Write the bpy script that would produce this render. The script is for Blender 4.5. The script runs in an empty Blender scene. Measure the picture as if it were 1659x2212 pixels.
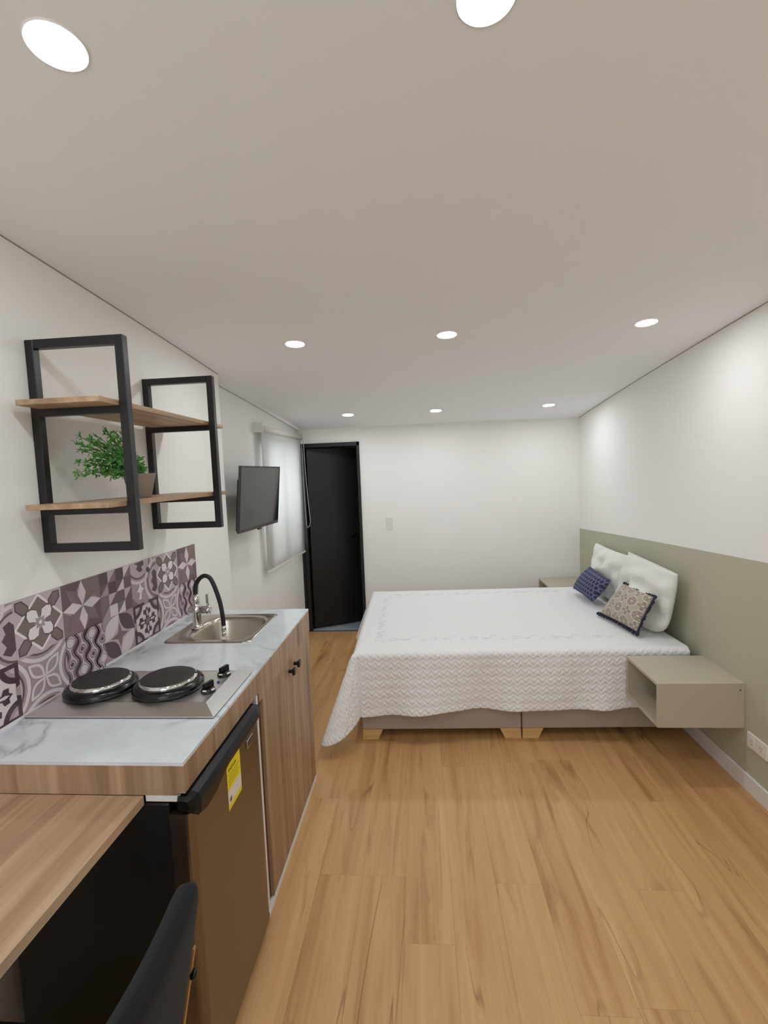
import bpy, bmesh, math, random
import numpy as np
from mathutils import Vector, Matrix
random.seed(7)
R = math.radians
SC = bpy.context.scene
COL = SC.collection

# ------------------------------------------------------------------ camera
CAM_YAW, CAM_PITCH, CAM_ROLL, FPX, CAM_H = R(4.46), R(4.63), R(-2.22), 1030.0, 1.60
fw = Vector((-math.sin(CAM_YAW)*math.cos(CAM_PITCH), math.cos(CAM_YAW)*math.cos(CAM_PITCH), -math.sin(CAM_PITCH)))
r0 = Vector((math.cos(CAM_YAW), math.sin(CAM_YAW), 0)); u0 = r0.cross(fw)
rt = r0*math.cos(CAM_ROLL) + u0*math.sin(CAM_ROLL); up = -r0*math.sin(CAM_ROLL) + u0*math.cos(CAM_ROLL)
cd = bpy.data.cameras.new('camera'); cam = bpy.data.objects.new('camera', cd); COL.objects.link(cam)
cd.sensor_fit = 'HORIZONTAL'; cd.sensor_width = 36.0; cd.lens = 36.0*FPX/1659.0; cd.clip_start = 0.02
cam.matrix_world = Matrix(((rt.x, up.x, -fw.x, 0), (rt.y, up.y, -fw.y, 0), (rt.z, up.z, -fw.z, CAM_H), (0, 0, 0, 1)))
SC.camera = cam
# ------------------------------------------------------------------ daylight, lamps, exposure
SC.view_settings.view_transform = 'Standard'; SC.view_settings.look = 'None'
SC.view_settings.gamma = 1.0; SC.view_settings.use_curve_mapping = False
SC.view_settings.exposure = 0.0
LAMP = 150.0                       # strength of each downlight lens
LAMP_COL = (0.935, 0.985, 1.02)
W = bpy.data.worlds.new('daylight'); SC.world = W; W.use_nodes = True
W.node_tree.nodes['Background'].inputs['Color'].default_value = (0.82, 0.92, 1.0, 1)
W.node_tree.nodes["Background"].inputs["Strength"].default_value = 5.0
SC.cycles.use_denoising = True
SC.cycles.max_bounces = 12; SC.cycles.diffuse_bounces = 8
SC.cycles.sample_clamp_indirect = 6.0

# ------------------------------------------------------------------ materials
def lin(r, g, b):
    f = lambda c: (c/255/12.92) if c/255 <= .04045 else ((c/255+.055)/1.055)**2.4
    return (f(r), f(g), f(b), 1.0)
def mat(name, col, rough=.6, metal=0.0, spec=.5, coat=0.0):
    m = bpy.data.materials.new(name); m.use_nodes = True
    b = m.node_tree.nodes['Principled BSDF']
    b.inputs['Base Color'].default_value = col; b.inputs['Roughness'].default_value = rough
    b.inputs['Metallic'].default_value = metal; b.inputs['Specular IOR Level'].default_value = spec
    b.inputs['Coat Weight'].default_value = coat
    return m
class NT:
    def __init__(s, m): s.t = m.node_tree; s.b = s.t.nodes['Principled BSDF']
    def n(s, kind, **kw):
        x = s.t.nodes.new(kind)
        for k, v in kw.items():
            if k.startswith('i_'): x.inputs[k[2:].replace('_', ' ')].default_value = v
            else: setattr(x, k, v)
        return x
    def l(s, a, b): s.t.links.new(a, b)
    def ramp(s, fac, stops, interp='LINEAR'):
        x = s.n('ShaderNodeValToRGB'); x.color_ramp.interpolation = interp
        e = x.color_ramp.elements
        while len(e) < len(stops): e.new(.5)
        for i, (p, c) in enumerate(stops): e[i].position = p; e[i].color = c
        s.l(fac, x.inputs['Fac']); return x.outputs['Color']
    def coords(s, scale, rnd=True):
        tc = s.n('ShaderNodeTexCoord'); mp = s.n('ShaderNodeMapping'); mp.inputs['Scale'].default_value = scale
        src = tc.outputs['Object']
        if rnd:
            oi = s.n('ShaderNodeObjectInfo'); mu = s.n('ShaderNodeVectorMath', operation='SCALE')
            cb = s.n('ShaderNodeCombineXYZ')
            for k in range(3): s.l(oi.outputs['Random'], cb.inputs[k])
            s.l(cb.outputs[0], mu.inputs[0]); mu.inputs['Scale'].default_value = 57.3
            ad = s.n('ShaderNodeVectorMath', operation='ADD'); s.l(src, ad.inputs[0]); s.l(mu.outputs[0], ad.inputs[1]); src = ad.outputs[0]
        s.l(src, mp.inputs['Vector']); return mp.outputs['Vector']
    def noise(s, vec, scale=1.0, detail=4.0, rough=.55, dist=0.0):
        x = s.n('ShaderNodeTexNoise'); x.inputs['Scale'].default_value = scale; x.inputs['Detail'].default_value = detail
        x.inputs['Roughness'].default_value = rough; x.inputs['Distortion'].default_value = dist
        s.l(vec, x.inputs['Vector']); return x.outputs['Fac']
    def mix(s, fac, a, b, mode='MIX'):
        x = s.n('ShaderNodeMix', data_type='RGBA', blend_type=mode)
        for v, sock in ((fac, x.inputs[0]), (a, x.inputs[6]), (b, x.inputs[7])):
            if hasattr(v, 'links'): s.l(v, sock)
            else: sock.default_value = v
        return x.outputs[2]
    def bump(s, h, strength=.2, dist=.002):
        x = s.n('ShaderNodeBump'); x.inputs['Strength'].default_value = strength; x.inputs['Distance'].default_value = dist
        s.l(h, x.inputs['Height']); s.l(x.outputs[0], s.b.inputs['Normal'])

def paint(name, col, rough=.75):
    m = mat(name, col, rough, spec=.3); t = NT(m)
    t.bump(t.noise(t.coords((1, 1, 1), False), 140, 2), .06, .002); return m
def wood(name, light, mid, dark, along, rough=.5, knots=True, rnd=True, fine=1.0, bs=9):
    # along: axis index of the grain
    m = mat(name, mid, rough, spec=.4); t = NT(m)
    def sc(a, b):
        v = [a, a, a]; v[along] = b; return tuple(v)
    broad = t.noise(t.coords(sc(bs if not knots else 16, .9), rnd), 1, 4, .55, .6)
    streak = t.noise(t.coords(sc(95*fine, 2.2), rnd), 1, 5, .65, .3)
    c = t.ramp(broad, [(.3, light), (.55, mid), (.78, dark)])
    c2 = t.ramp(streak, [(.3, (.62, .62, .62, 1)), (.62, (1, 1, 1, 1))])
    c = t.mix(.5 if not knots else .22, c, c2, 'MULTIPLY')
    if knots:
        k = t.noise(t.coords(sc(7.5, .75), rnd), 1.0, 5, .62, 1.6)
        kf = t.ramp(k, [(.57, (0, 0, 0, 1)), (.68, (.45, .45, .45, 1)), (.76, (.85, .85, .85, 1))])
        c = t.mix(kf, c, (dark[0]*.62, dark[1]*.52, dark[2]*.42, 1))
        cr = t.noise(t.coords(sc(9, .55), rnd), 1.0, 2, .5, .4)
        d = t.n('ShaderNodeMath', operation='SUBTRACT'); t.l(cr, d.inputs[0]); d.inputs[1].default_value = .56
        ab = t.n('ShaderNodeMath', operation='ABSOLUTE'); t.l(d.outputs[0], ab.inputs[0])
        cf = t.ramp(ab.outputs[0], [(0, (.62, .62, .62, 1)), (.008, (0, 0, 0, 1))])
        br = t.ramp(t.noise(t.coords(sc(5, 1.6), rnd), 1.0, 2), [(.52, (0, 0, 0, 1)), (.62, (1, 1, 1, 1))])
        cf = t.mix(1.0, cf, br, 'MULTIPLY')
        c = t.mix(cf, c, (dark[0]*.35, dark[1]*.28, dark[2]*.22, 1))
    t.l(c, t.b.inputs['Base Color']); t.bump(streak, .05, .001); return m

M = {}
M['white_paint'] = paint('white_wall_paint', lin(238, 237, 233))
M['ceil_paint'] = paint('white_ceiling_paint', lin(240, 241, 242), .85)
M['green_paint'] = paint('sage_green_paint', lin(184, 181, 160))
M['gap'] = mat('painted_gap_shade', lin(150, 147, 142), .8)  # grey stands for the shade in the wall-ceiling joint
M['floor_wood'] = wood('oak_vinyl_plank', lin(206, 164, 112), lin(196, 151, 99), lin(166, 114, 67), 1, .42)
M['screed'] = mat('floor_joint', lin(150, 112, 74), .8)
M['oak_y'] = wood('oak_laminate_lengthwise', lin(202, 174, 144), lin(172, 140, 110), lin(134, 102, 76), 1, .5, False, False, .7, 13)
M['oak_z'] = wood('oak_laminate_upright', lin(186, 157, 127), lin(158, 127, 98), lin(116, 88, 64), 2, .45, False, False, .6, 17)
M['shaded_oak'] = wood('oak_painted_shade', lin(112, 74, 50), lin(98, 62, 41), lin(84, 52, 34), 2, .5, False, False)  # oak darkened in colour to stand for a door edge in shade
M['white_mel'] = mat('white_melamine', lin(226, 224, 222), .45)
M['black_metal'] = mat('black_powder_coat', lin(20, 19, 23), .36)
NT(M['black_metal']).bump(NT(M['black_metal']).noise(NT(M['black_metal']).coords((1, 1, 1), False), 190, 3), .25, .001)
M['black_gloss'] = mat('black_gloss_plastic', lin(9, 8, 10), .22, spec=.4)
M['black_matte'] = mat('black_matte_plastic', lin(20, 19, 21), .5)
M['black_grip'] = mat('black_grip_plastic', lin(8, 8, 9), .4, spec=.3)
M['black_body'] = mat('black_fridge_shell', lin(13, 13, 14), .45)
M['door_black'] = mat('black_satin_door_paint', lin(20, 18, 20), .42)
M['steel'] = mat('brushed_steel', lin(226, 225, 222), .36, 1.0)
M['sink_steel'] = mat('satin_sink_steel', lin(188, 182, 170), .27, 1.0)
M['fridge_steel'] = mat('bronze_steel_door', lin(136, 124, 112), .33, 1.0)
M['chrome'] = mat('chrome', lin(215, 214, 212), .08, 1.0)
M['hot_plate'] = mat('cast_iron_plate', lin(42, 39, 39), .55)
M['led_blue'] = mat('blue_indicator', lin(24, 44, 120), .25)
M['mark_white'] = mat('white_print', lin(225, 225, 222), .5)
M['screen'] = mat('dark_television_screen', lin(12, 12, 16), .09, coat=.3)
M['tv_plastic'] = mat('television_shell', lin(58, 55, 55), .32)
M['taupe_mel'] = mat('taupe_melamine', lin(186, 176, 158), .5)
M['taupe_mel_edge'] = mat('taupe_melamine_edge', lin(198, 190, 176), .5)
M['base_fabric'] = mat('taupe_base_fabric', lin(168, 156, 145), .9, spec=.2)
M['foot_wood'] = wood('pale_pine_feet', lin(222, 186, 130), lin(212, 174, 116), lin(196, 154, 98), 0, .5, False, False)
M['quilt'] = mat('white_quilt_cotton', lin(232, 231, 232), .85, spec=.2)
M['quilt'].node_tree.nodes['Principled BSDF'].inputs['Sheen Weight'].default_value = .15
t = NT(M['quilt']); t.bump(t.noise(t.coords((1, 1, 1), False), 260, 3), .15, .002)
M['thread'] = mat('grey_embroidery_thread', lin(212, 211, 212), .8)
M['mattress'] = mat('mattress_ticking', lin(225, 223, 218), .85)
M['pillow'] = mat('off_white_pillow_cotton', lin(226, 227, 219), .85, spec=.2)
t = NT(M['pillow']); t.bump(t.noise(t.coords((1, 1, 1), False), 9, 5, .6, 1.2), .6, .02)
M['fringe'] = mat('navy_fringe_yarn', lin(40, 40, 58), .9)
M['clay'] = mat('taupe_pot_clay', lin(140, 126, 114), .7)
M['soil'] = mat('dark_soil', lin(50, 42, 34), .9)
M['stem'] = mat('green_plant_stem', lin(70, 110, 60), .6)
M['leaf'] = mat('green_artificial_leaf', lin(86, 152, 72), .5)
M['outlet'] = mat('ivory_switch_plastic', lin(228, 224, 218), .4)
M['outlet_dark'] = mat('outlet_slot', lin(70, 66, 62), .6)
M['blind_white'] = mat('white_blind_plastic', lin(224, 222, 217), .5)
M['blind'] = mat('white_blind_fabric', lin(240, 240, 238), .8, spec=.2)
t = NT(M['blind']); tr = t.n('ShaderNodeBsdfTranslucent'); tr.inputs['Color'].default_value = (.80, .80, .79, 1)
ms = t.n('ShaderNodeMixShader'); ms.inputs[0].default_value = .34
t.l(t.b.outputs[0], ms.inputs[1]); t.l(tr.outputs[0], ms.inputs[2]); t.l(ms.outputs[0], t.t.nodes['Material Output'].inputs['Surface'])
M['cord'] = mat('grey_bead_cord', lin(190, 190, 190), .5)
M['alu'] = mat('window_aluminium', lin(150, 150, 150), .4, .8)
M['chair_fabric'] = mat('charcoal_velvet', lin(27, 28, 31), .95, spec=.15)
M['chair_fabric'].node_tree.nodes['Principled BSDF'].inputs['Sheen Weight'].default_value = .05
M['ply'] = mat('plywood_edge', lin(176, 138, 88), .6)
M['label_yellow'] = mat('yellow_label_paper', lin(232, 214, 20), .55)
M['label_white'] = mat('white_label_paper', lin(222, 214, 206), .55)
M['ink'] = mat('black_ink', lin(60, 54, 10), .6)
M['badge_dark'] = mat('badge_inlay', lin(96, 86, 80), .4, .6)
M['grey_tile'] = mat('grey_blue_floor_tile', lin(170, 178, 184), .35)
M['lamp'] = mat('lit_lamp_lens', (1, 1, 1, 1), .5)
b = M['lamp'].node_tree.nodes['Principled BSDF']
b.inputs['Emission Color'].default_value = (*LAMP_COL, 1); b.inputs['Emission Strength'].default_value = LAMP
M['lamp_ring'] = mat('white_lamp_trim', lin(235, 234, 230), .5)
# marble
M['marble'] = mat('white_veined_marble', lin(222, 225, 226), .16); t = NT(M['marble'])
v = t.coords((1, 1, 1), False)
w1 = t.noise(v, 3.1, 5, .55, .9)
d = t.n('ShaderNodeMath', operation='SUBTRACT'); t.l(w1, d.inputs[0]); d.inputs[1].default_value = .5
a = t.n('ShaderNodeMath', operation='ABSOLUTE'); t.l(d.outputs[0], a.inputs[0])
vein = t.ramp(a.outputs[0], [(0, (1, 1, 1, 1)), (.012, (.55, .55, .55, 1)), (.05, (0, 0, 0, 1))])
msk = t.ramp(t.noise(v, 2.3, 2), [(.50, (0, 0, 0, 1)), (.64, (1, 1, 1, 1))])
vein = t.mix(1.0, vein, msk, 'MULTIPLY')
cl = t.ramp(t.noise(v, 4.5, 5, .6, .5), [(.35, lin(217, 222, 226)), (.7, lin(198, 203, 208))])
t.l(t.mix(vein, cl, lin(160, 162, 168)), t.b.inputs['Base Color'])
def vcol(name, rough=.85):
    m = mat(name, (1, 1, 1, 1), rough, spec=.2); t = NT(m)
    at = t.n('ShaderNodeAttribute', attribute_name='print'); t.l(at.outputs['Color'], t.b.inputs['Base Color']); return m
M['print_cloth'] = vcol('printed_cushion_cloth')
TC = {'dk': (88, 68, 76), 'dk2': (108, 84, 90), 'md': (132, 108, 110), 'br': (124, 108, 104), 'lm': (166, 146, 152), 'lt': (190, 172, 180), 'pl': (216, 204, 208), 'wh': (228, 221, 222), 'pu': (74, 54, 64)}
for k, c in TC.items(): M['t_'+k] = mat('tile_print_'+k, lin(*c), .4)

# ------------------------------------------------------------------ mesh helpers
class MB:
    def __init__(s): s.v = []; s.f = []; s.mi = []; s.sm = []; s.mats = []
    def m(s, name):
        if name not in s.mats: s.mats.append(name)
        return s.mats.index(name)
    def add(s, vs, fs, m, smooth=False):
        o = len(s.v); s.v += [tuple(p) for p in vs]; k = s.m(m)
        for f in fs: s.f.append([i+o for i in f]); s.mi.append(k); s.sm.append(smooth)
        return s
    def bm(s, bm, m, smooth=False):
        bm.verts.ensure_lookup_table(); bm.verts.index_update()
        s.add([v.co[:] for v in bm.verts], [[v.index for v in f.verts] for f in bm.faces], m, smooth); bm.free(); return s
    def box(s, x0, x1, y0, y1, z0, z1, m, bev=0.0, seg=2):
        bm = bmesh.new(); bmesh.ops.create_cube(bm, size=1)
        for v in bm.verts:
            v.co = ((x0+x1)/2+v.co.x*abs(x1-x0), (y0+y1)/2+v.co.y*abs(y1-y0), (z0+z1)/2+v.co.z*abs(z1-z0))
        if bev: bmesh.ops.bevel(bm, geom=list(bm.edges), offset=bev, segments=seg, profile=.5, affect='EDGES')
        return s.bm(bm, m, False)
    def rings(s, rs, m, smooth=True, cap0=True, cap1=True, closed=True):
        n = len(rs[0]); vs = [p for r in rs for p in r]; fs = []
        for i in range(len(rs)-1):
            for j in range(n if closed else n-1):
                k = (j+1) % n; fs.append([i*n+j, i*n+k, (i+1)*n+k, (i+1)*n+j])
        if cap0: fs.append(list(range(n))[::-1])
        if cap1: fs.append([(len(rs)-1)*n+j for j in range(n)])
        return s.add(vs, fs, m, smooth)
    def lathe(s, c, prof, m, n=32, axis=2, smooth=True, cap0=True, cap1=True):
        rs = []
        for r, h in prof:
            ring = []
            for j in range(n):
                a = 2*math.pi*j/n; p = [0, 0, 0]
                p[axis] = h; p[(axis+1) % 3] = r*math.cos(a); p[(axis+2) % 3] = r*math.sin(a)
                ring.append((c[0]+p[0], c[1]+p[1], c[2]+p[2]))
            rs.append(ring)
        return s.rings(rs, m, smooth, cap0, cap1)
    def tube(s, pts, r, m, n=10, sub=0, smooth=True):
        P = [Vector(p) for p in pts]
        if sub:
            Q = []
            for i in range(len(P)-1):
                a, b, c, d = P[max(i-1, 0)], P[i], P[i+1], P[min(i+2, len(P)-1)]
                for k in range(sub):
                    u = k/sub; Q.append(.5*((2*b)+(c-a)*u+(2*a-5*b+4*c-d)*u*u+(3*b-a-3*c+d)*u**3))
            Q.append(P[-1]); P = Q
        rs = []; nrm = None
        for i, p in enumerate(P):
            d = (P[min(i+1, len(P)-1)]-P[max(i-1, 0)]).normalized()
            if nrm is None: nrm = d.orthogonal().normalized()
            nrm = (nrm-d*nrm.dot(d)).normalized(); bn = d.cross(nrm)
            rr = r[min(int(i*len(r)/len(P)), len(r)-1)] if isinstance(r, (list, tuple)) else r
            rs.append([p+(nrm*math.cos(2*math.pi*j/n)+bn*math.sin(2*math.pi*j/n))*rr for j in range(n)])
        return s.rings(rs, m, smooth)
    def prism(s, pts, h0, h1, axis, m, smooth=False):
        # pts: outline in the two other axes (cyclic order after axis)
        def P(q, h):
            p = [0, 0, 0]; p[axis] = h; p[(axis+1) % 3] = q[0]; p[(axis+2) % 3] = q[1]; return p
        n = len(pts); vs = [P(q, h0) for q in pts]+[P(q, h1) for q in pts]
        fs = [list(range(n))[::-1], list(range(n, 2*n))]+[[i, (i+1) % n, n+(i+1) % n, n+i] for i in range(n)]
        return s.add(vs, fs, m, smooth)
    def build(s, name, parent=None, loc=None, kind=None, label=None):
        # geometry is given in world coordinates; the object sits at loc (or its parent's origin)
        base = Vector((0, 0, 0)); p = parent
        while p is not None: base += p.location; p = p.parent
        off = base + (Vector(loc) if loc is not None and parent is not None else (Vector(loc) if loc is not None else Vector((0, 0, 0))))
        me = bpy.data.meshes.new(name)
        me.from_pydata([(x-off.x, y-off.y, z-off.z) for x, y, z in s.v], [], s.f)
        for k in s.mats: me.materials.append(M[k])
        me.polygons.foreach_set('material_index', s.mi); me.polygons.foreach_set('use_smooth', s.sm)
        me.update()
        bm = bmesh.new(); bm.from_mesh(me); bmesh.ops.recalc_face_normals(bm, faces=bm.faces); bm.to_mesh(me); bm.free()
        o = bpy.data.objects.new(name, me); COL.objects.link(o); o.parent = parent
        if loc is not None: o.location = loc
        if kind: o['kind'] = kind
        if label: o['label'] = label
        return o
def thing(name, label, cat, loc, group=None):
    o = bpy.data.objects.new(name, None); COL.objects.link(o); o.location = loc; o.empty_display_size = .1
    o['label'] = label; o['category'] = cat
    if group: o['group'] = group
    bpy.context.view_layer.update(); return o
def tag(o, label, cat, group=None):
    o['label'] = label; o['category'] = cat
    if group: o['group'] = group
    return o
def text(s, size, parent, m, mw, name='lettering'):
    cu = bpy.data.curves.new(name, 'FONT'); cu.body = s; cu.size = size; cu.extrude = .0002; cu.align_x = 'CENTER'; cu.align_y = 'CENTER'
    tmp = bpy.data.objects.new(name, cu); COL.objects.link(tmp); bpy.context.view_layer.update()
    me = bpy.data.meshes.new_from_object(tmp.evaluated_get(bpy.context.evaluated_depsgraph_get())); bpy.data.objects.remove(tmp)
    base = Vector((0, 0, 0)); p = parent
    while p is not None: base += p.location; p = p.parent
    me.transform(Matrix.Translation(-base) @ mw); me.materials.clear(); me.materials.append(M[m])
    o = bpy.data.objects.new(name, me); COL.objects.link(o); o.parent = parent; return o

# ------------------------------------------------------------------ the room
XL, XR, YB, YF = -1.203, 1.54, 4.76, -1.55
YS = 2.87                              # where the left wall steps back
XL2a, XL2b = -1.318, -1.215            # the stepped wall runs slightly askew
zc = lambda y: 2.405-.0366*y-.0074*y*y # the ceiling comes down towards the back
def sheet_x(name, x_of, y0, y1, z0, z1f, m, th, holes=(), kind='structure', n=18):
    "a wall running along y; th grows away from the room; holes = (y0,y1,z0,z1)"
    mb = MB(); ys = sorted(set([y0+(y1-y0)*i/n for i in range(n+1)]+[h[0] for h in holes]+[h[1] for h in holes]))
    for a, b in zip(ys, ys[1:]):
        spans = [(z0, None)]
        for h in holes:
            if a >= h[0]-1e-6 and b <= h[1]+1e-6: spans = [(z0, h[2]), (h[3], None)]
        for s0, s1 in spans:
            za, zb = (s1, s1) if s1 is not None else (z1f(a), z1f(b))
            xa, xb = x_of(a), x_of(b)
            vs = [(xa, a, s0), (xb, b, s0), (xb, b, zb), (xa, a, za), (xa+th, a, s0), (xb+th, b, s0), (xb+th, b, zb), (xa+th, a, za)]
            mb.add(vs, [[0, 1, 2, 3], [7, 6, 5, 4], [0, 4, 5, 1], [3, 2, 6, 7], [0, 3, 7, 4], [1, 5, 6, 2]], m)
    return mb.build(name, kind=kind)
xl2 = lambda y: XL2a+(XL2b-XL2a)*(y-YS)/(YB-YS)
sheet_x('wall_left', lambda y: XL, YF, YS, 0, zc, 'white_paint', -.2)
WIN = (3.80, 4.62, .86, 1.93)
sheet_x('wall_left_rear', xl2, YS, YB, 0, zc, 'white_paint', -.12, [WIN])
sheet_x('wall_right', lambda y: XR, YF, YB, 0, zc, 'white_paint', .12)
DX0, DX1, DZ = -1.216, -.594, 1.925
mb = MB()
mb.box(-1.45, DX0, YB, YB+.1, 0, zc(YB), 'white_paint'); mb.box(DX1, XR+.12, YB, YB+.1, 0, zc(YB), 'white_paint'); mb.box(DX0, DX1, YB, YB+.1, DZ, zc(YB), 'white_paint')
mb.build('wall_back', kind='structure')
mb = MB()                                   # wall behind the camera with a daylight window
mb.box(-1.4, -.9, YF-.12, YF, 0, zc(YF), 'white_paint'); mb.box(.3, XR+.12, YF-.12, YF, 0, zc(YF), 'white_paint')
mb.box(-.9, .3, YF-.12, YF, 0, .95, 'white_paint'); mb.box(-.9, .3, YF-.12, YF, 2.1, zc(YF), 'white_paint')
mb.build('wall_front', kind='structure')
mb = MB()
for a, b in ((-.9, -.86), (-.32, -.28), (.26, .3)): mb.box(a, b, YF-.09, YF-.04, .95, 2.1, 'alu')
mb.box(-.9, .3, YF-.09, YF-.04, .95, .99, 'alu'); mb.box(-.9, .3, YF-.09, YF-.04, 2.06, 2.1, 'alu')
mb.build('window_2', kind='structure')
mb = MB(); ys = [YF-.12+(YB+.1-YF+.12)*i/60 for i in range(61)]
mb.add([(x, y, zc(y)) for y in ys for x in (-1.45, XR+.14)], [[2*i, 2*i+1, 2*i+3, 2*i+2] for i in range(60)], 'ceil_paint', True)
rs = [[(-1.45, y, zc(y)), (XR+.14, y, zc(y)), (XR+.14, y, zc(y)+.06), (-1.45, y, zc(y)+.06)] for y in ys]
for k in (1, 2, 3): mb.add([r[j] for r in rs for j in (k, (k+1) % 4)], [[2*i, 2*i+1, 2*i+3, 2*i+2] for i in range(60)], 'ceil_paint')
ceil = mb.build('ceiling', kind='structure')
def gap_strip(name, x_of, y0, y1, side):  # flush grey strip: the joint's shadow line is painted, no real groove
    mb = MB(); rs = []
    for i in range(21):
        y = y0+(y1-y0)*i/20; x = x_of(y); z = zc(y)
        rs.append([(x, y, z-.004), (x+side*.002, y, z-.004), (x+side*.002, y, z), (x, y, z)])
    mb.rings(rs, 'gap', False); mb.build(name, kind='structure')
gap_strip('gap_shade_1', lambda y: XL, YF, YS, 1); gap_strip('gap_shade_2', xl2, YS, YB, 1); gap_strip('gap_shade_3', lambda y: XR, YF, YB, -1)
mb = MB(); mb.box(-1.45, XR+.12, YF-.12, YB-.02, -.06, -.004, 'screed'); floor = mb.build('floor', kind='structure')
PW, PL = .174, 1.22
x = -.28-PW*6; row = 0; pm = None
offs = {5: 1.77-PL, 6: 1.77, 7: 1.50, 4: 2.22}
while x < XR:
    y0 = offs.get(row, random.uniform(0, PL)); y0 -= PL*math.ceil((y0-YF)/PL)
    while y0 < YB-.03:
        a, b = max(y0, YF), min(y0+PL, YB-.03); xa, xb = max(x, -1.33), min(x+PW, XR)
        if b-a > .02 and xb-xa > .01:
            full = abs(b-a-PL) < 1e-4 and abs(xb-xa-PW) < 1e-4
            cx, cy = (xa+xb)/2, (a+b)/2
            if full and pm is not None:
                o = bpy.data.objects.new('plank', pm); COL.objects.link(o); o.parent = floor; o.location = (cx, cy, 0)
            else:
                mb = MB(); g = .00015
                mb.box(xa+g, xb-g, a+g, b-g, -.006, 0, 'floor_wood', .0002, 1)
                o = mb.build('plank', floor, (cx, cy, 0))
                if full: pm = o.data
        y0 += PL
    x += PW; row += 1
# painted sage band behind the bed
mb = MB(); gz = lambda y: 1.135-.0485*(y-2.2)-.0032*(y-2.2)**2
rs = []
for i in range(25):
    y = YF+(YB-.004-YF)*i/24; rs.append([(XR-.002, y, .085), (XR-.002, y, gz(y)), (XR, y, gz(y)), (XR, y, .085)])
mb.rings(rs, 'green_paint', False); mb.build('wall_right_painted_band', kind='structure')
mb = MB(); mb.box(XR-.014, XR-.002, YF, YB, 0, .085, 'white_mel', .003); mb.build('baseboard_right', kind='structure')
# room beyond the door
mb = MB(); mb.box(-2.2, .6, YB-.03, 7.0, -.06, -.002, 'grey_tile'); mb.build('floor_hall', kind='structure')
mb = MB(); mb.box(-2.2, .6, 7.0, 7.1, -.06, 2.0, 'white_paint'); mb.box(-2.3, -2.2, YB+.1, 7.1, -.06, 2.0, 'white_paint'); mb.box(.6, .7, YB+.1, 7.1, -.06, 2.0, 'white_paint'); mb.box(-2.3, -1.45, YB, YB+.1, -.06, 2.0, 'white_paint')
mb.build('wall_hall', kind='structure')
mb = MB(); mb.box(-2.3, .7, YB+.1, 7.1, 2.0, 2.06, 'white_paint'); mb.build('ceiling_hall', kind='structure')
# door: frame + leaf swung into the hall
mb = MB()
mb.box(DX0, DX0+.06, YB-.018, YB+.1, 0, DZ, 'door_black', .003); mb.box(DX1-.028, DX1, YB-.018, YB+.1, 0, DZ, 'door_black', .003)
mb.box(DX0, DX1, YB-.018, YB+.1, DZ-.04, DZ, 'door_black', .003)
mb.box(DX0-.02, DX0+.02, YB-.04, YB-.018, .14, .86, 'door_black', .003)
door = mb.build('door_1', kind='structure')
leaf_root = (DX0+.062, YB+.06, 0)
mb = MB(); Lw = DX1-.028-DX0-.062
mb.box(DX0+.064, DX0+.06+Lw, YB+.04, YB+.08, .025, DZ-.045, 'door_black', .003)
leaf = mb.build('door_leaf', door, leaf_root)
mb = MB(); hx = DX0+.06+Lw-.055
mb.lathe((hx, YB+.04, .96), [(.024, 0), (.024, -.008), (.009, -.01), (.009, -.045)], 'black_gloss', 20, 1)
mb.tube([(hx, YB-.004, .96), (hx-.05, YB-.006, .958), (hx-.105, YB-.004, .955)], .008, 'black_gloss', 10)
mb.build('door_handle', leaf)
leaf.rotation_euler.z = R(27)
mb = MB(); mb.box(DX0+.06, DX1-.028, YB-.034, YB+.0, -.003, .004, 'alu', .002); mb.build('threshold', door)
# window behind the blind
mb = MB()
for a, b, c, d in ((3.80, 3.84, .99, 1.93), (3.80, 3.84, .93, .96), (4.58, 4.62, .86, 1.93), (3.80, 4.58, 1.89, 1.93), (3.80, 4.58, .86, .885), (4.16, 4.2, .885, 1.89)):
    x = xl2((a+b)/2); mb.box(x-.05, x-.002, a, b, c, d, 'blind_white')
mb.build('window_1', kind='structure')

# ------------------------------------------------------------------ downlights
LX = (-.61, .155, 1.105); LY = (.855, 2.44, 4.19)
LAB = {(0, 0): 'large round downlight nearest the camera on the left', (1, 0): 'round downlight cut by the top edge of the picture', (0, 1): 'round downlight of the middle row on the kitchen side',
       (1, 1): 'round downlight in the centre of the middle row', (2, 1): 'round downlight of the middle row beside the right wall', (0, 2): 'small round downlight in front of the black door',
       (1, 2): 'small far downlight between the door and bed sides', (2, 2): 'small far downlight above the head of the bed', (2, 0): 'near downlight by the right wall just out of the picture'}
def downlight(x, y, label):
    z = zc(y); t = thing('downlight', label, 'ceiling light', (x, y, z), 'recessed round ceiling downlights')
    mb = MB(); mb.lathe((x, y, z), [(.0500, .001), (.0500, -.0028), (.0474, -.0032), (.0474, .001)], 'lamp_ring', 40, cap0=False, cap1=False); mb.build('trim_ring', t)
    mb = MB(); mb.lathe((x, y, z), [(.0473, -.0001), (.0473, -.0012)], 'lamp', 40, cap0=False); mb.build('lens', t)
    t.rotation_euler.x = math.atan(-.0366-.0148*y); return t
for j, y in enumerate(LY):
    for i, x in enumerate(LX): downlight(x-(.022 if (i, j) == (1, 0) else 0), y, LAB[(i, j)])
for x, q in zip(LX, ('on the kitchen side', 'in the middle', 'by the sage wall')): downlight(x, -.73, 'round downlight %s of the added unseen row behind the camera' % q)  # unseen row added for the light it gives

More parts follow.
